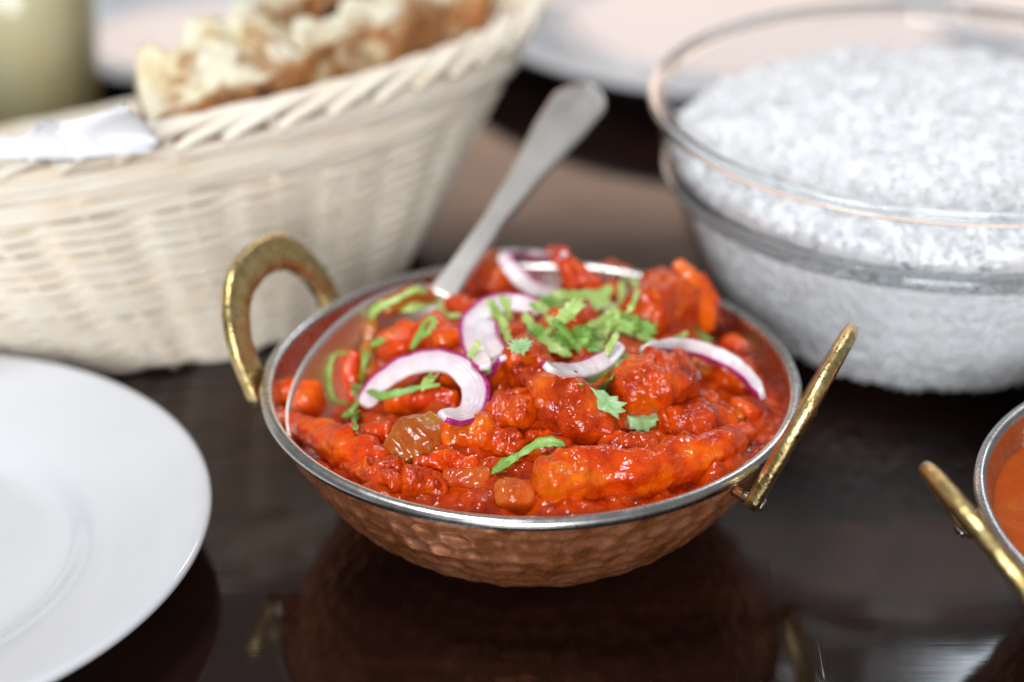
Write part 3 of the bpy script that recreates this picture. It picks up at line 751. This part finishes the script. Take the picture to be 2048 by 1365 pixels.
leaf(1404, 674, 40, -45, 'cut', 'leaf_green', 'green coriander bit at the foot of the upright orange strip', lift=.002)
leaf(1358, 676, 34, 40, 'shred', 'leaf_light', 'pale coriander bit above the long onion arc', lift=.002)
rb([(1160, 768), (1200, 750), (1230, 728), (1256, 708)], 20, 'leaf_green', 'green coriander strip under the onion arc below the pile', lift=.0015)
rb([(1204, 790), (1212, 770), (1225, 752)], 18, 'leaf_green', 'green coriander stem tucked between chicken strip and lump', lift=.001)
leaf(1176, 766, 26, 80, 'shred', 'leaf_light', 'tiny pale coriander shred on the rough chicken strip', lift=.002)
leaf(1040, 692, 48, 20, 'lobed', 'leaf_cool', 'small cool green leaf above the rough chicken strip', lift=.006)
leaf(1212, 806, 72, -28, 'cut', 'leaf_cool', 'squarish cool green coriander leaf on the rough chicken strip', lift=.003)
leaf(1284, 838, 74, 20, 'lobed', 'leaf_cool', 'lobed cool green coriander leaf on the right front sauce', lift=.003)
rb([(990, 942), (1016, 922), (1042, 908), (1075, 888), (1104, 884), (1130, 892)], 20, 'leaf_green', 'long green coriander ribbon on the front sauce', lift=.003, twist=.5)
leaf(1008, 930, 54, 40, 'shred', 'leaf_green', 'broad end piece of coriander beside the long front ribbon', lift=.002)

# ------------------------------------------------------------------ side plate and far plates
PL = [(0, .0040), (.050, .0040), (.056, .0042), (.060, .0058), (.0645, .0105), (.070, .0130), (.085, .0172), (.0965, .0200), (.0985, .0203), (.1000, .0194), (.1000, .0178), (.0985, .0166),
      (.085, .0130), (.070, .0085), (.060, .0030), (.056, .0006), (.052, .0006), (.050, .0020), (0, .0020)]
def plate(loc, Rr, label, zs=1.):
    p = [(r_ * Rr / .1, z * zs) for r_, z in PL][::-1]
    sub = []
    for a_, b_ in zip(p[:-1], p[1:]):
        sub += [(a_[0] + (b_[0] - a_[0]) * q_, a_[1] + (b_[1] - a_[1]) * q_) for q_ in (0, .5)]
    sub.append(p[-1])
    # gentle smoothing of the profile
    s_ = np.array(sub); s2 = s_.copy(); s2[1:-1] = (s_[:-2] + 2 * s_[1:-1] + s_[2:]) / 4
    s2[:, 0] = np.maximum(s2[:, 0], 0)
    V, F = lathe(s2, 200, *loc)
    o = mesh_obj('white_plate', V, F, M['china']); tag(o, label, 'plate'); return o
plate((-.1897, -.0370), .0998, 'empty white china plate in front of the bread basket')
plate((.113, .433), .150, 'large white plate on the table behind the rice bowl and spoon handle', 1.15)
plate((-.150, .415), .105, 'white plate behind the bread basket beside the glass of drink', 1.1)

# ------------------------------------------------------------------ glass bowl of rice
GC = (.1365, .1120)
gb = empty('glass_bowl', (GC[0], GC[1], 0)); tag(gb, 'clear glass mixing bowl filled with white rice, ridged band below its rim', 'glass bowl')
GP = np.array([(.0, .0030), (.034, .0030), (.050, .0045), (.0645, .0120), (.0760, .0250), (.0825, .0400), (.0860, .0540), (.0875, .0620), (.0905, .0650), (.0925, .0720), (.0945, .0860)])
gp = spline(GP, 60)
th = .0022
outer = [tuple(p) for p in gp]; inner = [(max(0, p[0] - th), p[1] + (th if p[1] < .03 else th * .4)) for p in gp][::-1]
V, F = lathe(outer + inner[1:], 160, *GC)
mesh_obj('bowl_wall', V, F, M['thin_glass'], gb)
def ring(Rr, z, a, b, mat, name, par, p=2.):
    t = np.linspace(0, 2 * math.pi, 200, endpoint=False)
    P = np.stack([GC[0] + Rr * np.cos(t), GC[1] + Rr * np.sin(t), np.full(200, z)], -1)
    V, F = sweep(P, (0, 0, 1), ellsec(a, b, 16, p), closed=True)
    return mesh_obj(name, V, F, mat, par)
ring(.0945, .0868, .0026, .0022, M['glass'], 'rim', gb)
ring(.0888, .0632, .0030, .0030, M['glass'], 'ridge', gb)
# rice: solid heart plus loose grains
rng = np.random.default_rng(4)
def rice_top(r_, x, y):
    q_ = np.clip(r_ / .088, 0, 1)
    return .0700 + .0205 * (1 - q_ ** 2) + 0 * x
def rice_wall(z): return np.interp(z, gp[:, 1], gp[:, 0]) - th - .0016
n_, m_ = 120, 40
prof = []
for z in np.linspace(.0062, .0700, 36): prof.append((max(.002, rice_wall(z)), z))
for q_ in np.linspace(1, 0, 34)[1:]:
    r_ = rice_wall(.0700) * q_; prof.append((r_, float(rice_top(np.array(r_), 0, 0))))
prof = [(0, .0062)] + prof
V, F = lathe(prof, 160, *GC)
VV = V.copy(); VV[:, 2] = .080
V[:, 2] += np.where(V[:, 2] > .0695, .0035 * fbm(VV * 90, 3, 3), 0)
c3 = np.array([GC[0], GC[1], 0]); rd = V - c3; rd[:, 2] = 0; rl = np.linalg.norm(rd, axis=1)[:, None] + 1e-6
V += rd / rl * (-.0008 * np.abs(fbm(V * 260, 8, 3)))[:, None]
rice = mesh_obj('cooked_rice', V, F, M['rice']); tag(rice, 'heap of fluffy white cooked rice filling the glass bowl', 'rice', kind='stuff')
rv = V
def grain_mesh(name, C, Dv, Ln, Wd):
    """many grains in one mesh: 5 rings of 5 points each"""
    k = len(C); Dv = Dv / np.linalg.norm(Dv, axis=1)[:, None]
    ref = np.where(np.abs(Dv[:, 2:3]) < .9, np.array([[0, 0, 1.]]), np.array([[1., 0, 0]]))
    A1 = np.cross(Dv, ref); A1 /= np.linalg.norm(A1, axis=1)[:, None]; A2 = np.cross(Dv, A1)
    st = [(-.5, .15), (-.32, .8), (0, 1.), (.32, .8), (.5, .15)]; m = 5; V = []
    for s_, r_ in st:
        for j in range(m):
            an = 2 * math.pi * j / m
            V.append(C + Dv * (Ln * s_)[:, None] + (A1 * math.cos(an) + A2 * math.sin(an)) * (Wd * r_)[:, None])
    V = np.stack(V, 1).reshape(-1, 3); f = []
    for i in range(4):
        for j in range(m):
            j2 = (j + 1) % m; f.append((i * m + j, i * m + j2, (i + 1) * m + j2, (i + 1) * m + j))
    f = np.array(f); F = (f[None] + (np.arange(k) * 25)[:, None, None]).reshape(-1, 4)
    return V, F
k = 8500
th_ = rng.uniform(0, 2 * math.pi, k); r_ = np.sqrt(rng.uniform(0, 1, k)) * .086
x, y = GC[0] + r_ * np.cos(th_), GC[1] + r_ * np.sin(th_)
C = np.stack([x, y, rice_top(r_, x, y) + .0035 * fbm(np.c_[x, y, np.full(k, .080)] * 90, 3, 3) + np.where(rng.random(k) < .03, rng.uniform(.0005, .0030, k), rng.uniform(-.0012, .0002, k))], -1)
Dv = rng.normal(size=(k, 3)); Dv[:, 2] *= .25
V1, F1 = grain_mesh('g', C, Dv, rng.uniform(.0065, .0100, k), rng.uniform(.0006, .0008, k))
k2 = 3800
z = rng.uniform(.012, .070, k2); an = rng.uniform(math.pi * .78, math.pi * 2.1, k2)
rw_ = rice_wall(z) - .0006
C = np.stack([GC[0] + rw_ * np.cos(an), GC[1] + rw_ * np.sin(an), z], -1)
tg = np.stack([-np.sin(an), np.cos(an), 0 * an], -1); upz = np.stack([.45 * np.cos(an), .45 * np.sin(an), np.ones(k2)], -1); ww = rng.normal(size=(k2, 2))
Dv = tg * ww[:, :1] + upz * ww[:, 1:]
V2, F2 = grain_mesh('g', C, Dv, rng.uniform(.005, .008, k2), rng.uniform(.0007, .0009, k2))
mesh_obj('rice_grains', np.vstack([V1, V2]), np.vstack([F1, F2 + len(V1)]), M['rice'], rice)['kind'] = 'stuff'

# ------------------------------------------------------------------ bread basket
BC = np.array([-.131, .1555]); RC = np.array([-.1345, .1515]); BROT, BH, SAG = .560, .0860, .044
def bell(s_, t, out=0.):
    """point on the basket wall: s 0 (foot) .. 1 (rim), t angle; out = metres outward. The back of the rim sags."""
    q_ = s_ ** .85
    a_ = .082 + (.155 - .082) * q_ + out; b_ = .064 + (.0665 - .064) * q_ + out
    x = a_ * np.cos(t); y = b_ * np.sin(t); c, s2 = math.cos(BROT), math.sin(BROT)
    cx = (BC[0] + .004) + (RC[0] - BC[0] - .004) * q_; cy = BC[1] + (RC[1] - BC[1]) * q_
    return np.stack([cx + x * c - y * s2, cy + x * s2 + y * c, (BH - SAG * np.maximum(0, np.sin(t))) * s_ + 0 * t], -1)
def inside(px, py, k):
    """point on the pixel's ray at the front of an upright ellipse, k times the rim, inside the basket"""
    d = ray(px, py); c, s2 = math.cos(BROT), math.sin(BROT)
    o = CAM[:2] - RC; e = lambda v_: np.array([(v_[0] * c + v_[1] * s2) / (.155 * k), (-v_[0] * s2 + v_[1] * c) / (.0665 * k)])
    o2, d2 = e(o), e(d[:2]); A = d2 @ d2; B = o2 @ d2; C = o2 @ o2 - 1
    disc = B * B - A * C
    t = (-B - math.sqrt(disc)) / A if disc > 0 else -B / A
    return CAM + d * t
bk = empty('bread_basket', (BC[0], BC[1], 0)); tag(bk, 'pale oval wicker bread basket holding naan and a white napkin', 'basket')
NS = 26
tt = np.linspace(0, 2 * math.pi, NS * 12, endpoint=False)
rng = np.random.default_rng(2)
def closed_tube(P, r_, m=7, nrm=(0, 0, 1)):
    return sweep(P, nrm, ellsec(r_, r_ * .92, m), closed=True)
rows = 29
for i in range(rows):
    s_ = .025 + .70 * i / (rows - 1); sg = 1 if i % 2 else -1
    amp = .0023
    wv_ = sg * np.cos(tt * NS / 2)
    o_ = amp * np.sign(wv_) * np.abs(wv_) ** .7
    P = bell(np.full_like(tt, s_), tt, 0) ; 
    ss = s_ + .004 * np.sin(tt * 5 + i) * rng.uniform(.3, 1) + .010 * wv_ * 0
    P = bell(ss, tt, 0); q2 = bell(ss, tt, .001); nrm = (q2 - P) / .001
    P = P + nrm * o_[:, None]
    V, F = closed_tube(P, .0018 + rng.uniform(-.0002, .0002))
    mesh_obj('weaver', V, F, M['wicker'], bk)
# waling: thicker rods passing in front of three stakes, behind one
for i in range(6):
    s_ = .765 + .032 * i
    x = (tt * NS / (2 * math.pi) + i * 1.0) % 4.0           # stake units
    prof_ = np.where(x < 3, np.sin(np.clip(x / 3, 0, 1) * math.pi) ** .6, -.9 * np.sin((x - 3) * math.pi) ** .8)
    P = bell(np.full_like(tt, s_) + .016 * (x / 4 - .5) * np.where(x < 3, 1, 0), tt, 0); q2 = bell(np.full_like(tt, s_), tt, .001); P0 = bell(np.full_like(tt, s_), tt, 0)
    P = P + (q2 - P0) / .001 * (.0034 * prof_)[:, None]
    V, F = closed_tube(P, .0026)
    mesh_obj('waling_rod', V, F, M['wicker'], bk)
for j in range(NS):                                          # stakes
    t0 = 2 * math.pi * j / NS
    P = bell(np.linspace(0, .985, 14), np.full(14, t0), 0)
    V, F = sweep(P, (math.cos(t0 + BROT), math.sin(t0 + BROT), 0), ellsec(.0019, .0019, 7))
    mesh_obj('stake', V, F, M['wicker'], bk)
for j in range(NS * 2):                                      # rolled border: slanted strands over the rim
    t0 = 2 * math.pi * (j + rng.uniform(-.1, .1)) / (NS * 2); dt = 2 * math.pi / NS
    u_ = np.linspace(0, 1, 14); t = t0 + dt * 1.9 * u_
    o_ = .0052 * np.cos(u_ * math.pi * 1.05); zz = .952 + .075 * np.sin(u_ * math.pi) ** .8 + .004 * (j % 2)
    P = np.array([bell(np.array([z_]), np.array([t_]), ou)[0] for z_, t_, ou in zip(zz, t, o_)])
    V, F = sweep(P, (0, 0, 1), ellsec(.0022, .0020, 7))
    mesh_obj('border_strand', V, F, M['wicker'], bk)
# woven floor
th2 = np.linspace(0, 2 * math.pi, 60, endpoint=False)
V = np.vstack([[[BC[0], BC[1], .006]], bell(np.full(60, .04), th2, -.002), bell(np.full(60, .015), th2, -.002), [[BC[0], BC[1], .002]]])
F = [(0, 1 + i, 1 + (i + 1) % 60) for i in range(60)] + [(1 + i, 61 + i, 61 + (i + 1) % 60, 1 + (i + 1) % 60) for i in range(60)] + [(121, 61 + (i + 1) % 60, 61 + i) for i in range(60)]
mesh_obj('basket_floor', V, F, M['wicker'], bk)

# ------------------------------------------------------------------ naan
def naan(pts, top_w, front_h, label, seed, k, face=(.45, -.89), rise=.6, zoff=0.):
    """folded wedge of naan: pts (px, py) follow the lip between the pale upper side and the browned side below it"""
    P = spline(np.array([inside(p[0], p[1], k) for p in pts]), 60); n = 60
    f = np.array([face[0], face[1], 0.]); f /= np.linalg.norm(f); up = np.array([0, 0, 1.])
    sec = []
    for q_ in np.linspace(0, 1, 12): sec.append((-q_ * top_w, q_ * top_w * rise + .0015 * math.sin(q_ * math.pi), 1, math.exp(-q_ * top_w / .0022)))      # pale side
    for q_ in np.linspace(0, 1, 5)[1:]: sec.append((-top_w - .005 * q_, top_w * rise - .014 * q_, 1, .3))
    for q_ in np.linspace(0, 1, 6)[1:]: sec.append((-top_w * (1 - q_) - .005 - front_h * .5 * q_, top_w * rise - .014 - (top_w * rise - .014 + front_h) * q_, 0, 1))
    for q_ in np.linspace(1, 0, 11)[1:-1]: sec.append((-front_h * .5 * q_ + .0022 * math.sin(q_ * math.pi), -front_h * q_, 0, 1))   # browned side
    m = len(sec); V = []; s = np.linspace(0, 1, n); rg = np.random.default_rng(seed)
    tap = np.clip(1 - np.abs(2 * s - 1) ** 6, .05, 1) ** .5 * (1 + .16 * np.sin(s * 7 + seed) + .10 * np.sin(s * 17 + seed * 2))
    for i in range(n):
        for a_, b_, c_, d_ in sec:
            V.append(P[i] + f * a_ * tap[i] + up * b_ * tap[i])
    V = np.array(V)
    V += up * (.0052 * fbm(V * 34, seed, 3))[:, None] + f * (.0050 * fbm(V * 40, seed + 4, 3))[:, None] + up * (.0012 * fbm(V * 190, seed + 7, 3))[:, None]
    F = grid_faces(n, m, False, True)
    mi = [1 if (sec[j][2] and sec[(j + 1) % m][2]) else 0 for i in range(n - 1) for j in range(m)]
    F += [tuple(range(m))[::-1], tuple((n - 1) * m + j for j in range(m))]; mi += [1, 1]
    br = np.clip(np.tile([x[3] for x in sec], n) + .35 * fbm(V * 130, seed + 2, 3), 0, 1)
    o = mesh_obj('naan_piece', V, F, [M['crust'], M['crumb']], midx=mi, attr={'brown': br}); tag(o, label, 'naan'); return o
naan([(300, 242), (400, 206), (510, 174), (618, 138)], .024, .026, 'pale naan wedge leaning beside the white napkin', 3, .84)
naan([(600, 122), (690, 86), (780, 58), (905, 22)], .015, .032, 'naan wedge with a browned blistered side toward the basket end', 9, .74)
naan([(560, 42), (650, 0), (760, -26), (880, -58)], .018, .028, 'upper naan wedge with charred crust lying behind the other pieces', 15, .40)
naan([(815, 62), (880, 46), (950, 12), (1000, -45)], .018, .018, 'small pale naan end piece at the far tip of the basket', 22, .66)
naan([(455, 150), (540, 118), (640, 100)], .022, .020, 'folded naan flap with scorched crease behind the pale wedge', 29, .55)

# ------------------------------------------------------------------ napkin
NPX = [[(-60, 345, .085), (10, 320, .090), (90, 320, .090), (180, 310, .092), (300, 300, .092)],
       [(-60, 300, .090), (20, 290, .094), (80, 262, .100), (150, 275, .098), (310, 268, .095)],
       [(-60, 290, .088), (40, 275, .094), (85, 245, .104), (150, 250, .100), (250, 205, .112)],
       [(-60, 280, .080), (30, 290, .082), (90, 270, .085), (170, 268, .085), (262, 236, .094)],
       [(-60, 285, .070), (30, 290, .070), (90, 285, .070), (170, 280, .070), (270, 270, .075)]]
G = np.array([[unp(*p) for p in row] for row in NPX])
G = np.array([spline(r_, 30) for r_ in G]); G = np.array([spline(G[:, j], 26) for j in range(30)])
V = G.reshape(-1, 3); V = V + .0016 * np.stack([fbm(V * 80, 40 + i, 3) for i in range(3)], -1)
V = np.vstack([V, V - np.array([0, 0, .0008])])
F = grid_faces(30, 26) + [f[::-1] for f in grid_faces(30, 26, off=780)]
for i in range(29): F += [(i * 26, i * 26 + 780, i * 26 + 806, i * 26 + 26), (i * 26 + 51, i * 26 + 831, i * 26 + 805, i * 26 + 25)]
for j in range(25): F += [(j + 1, j + 781, j + 780, j), (754 + j, 1534 + j, 1535 + j, 755 + j)]
tag(mesh_obj('napkin', V, F, M['napkin']), 'crumpled white paper napkin tucked in the basket beside the naan', 'napkin')

# ------------------------------------------------------------------ glass of drink
DC = (-.212, .300)
dg = empty('drinking_glass', (*DC, 0)); tag(dg, 'blurred glass of yellow orange drink behind the bread basket', 'drink glass')
V, F = lathe([(0, .0), (.029, .0), (.031, .003), (.036, .12), (.0345, .12), (.0295, .008), (0, .008)], 64, *DC); mesh_obj('glass_wall', V, F, M['thin_glass'], dg)
V, F = lathe([(0, .0085), (.0285, .0085), (.0335, .105), (.0325, .106), (0, .106)], 64, *DC); mesh_obj('drink', V, F, M['drink'], dg)
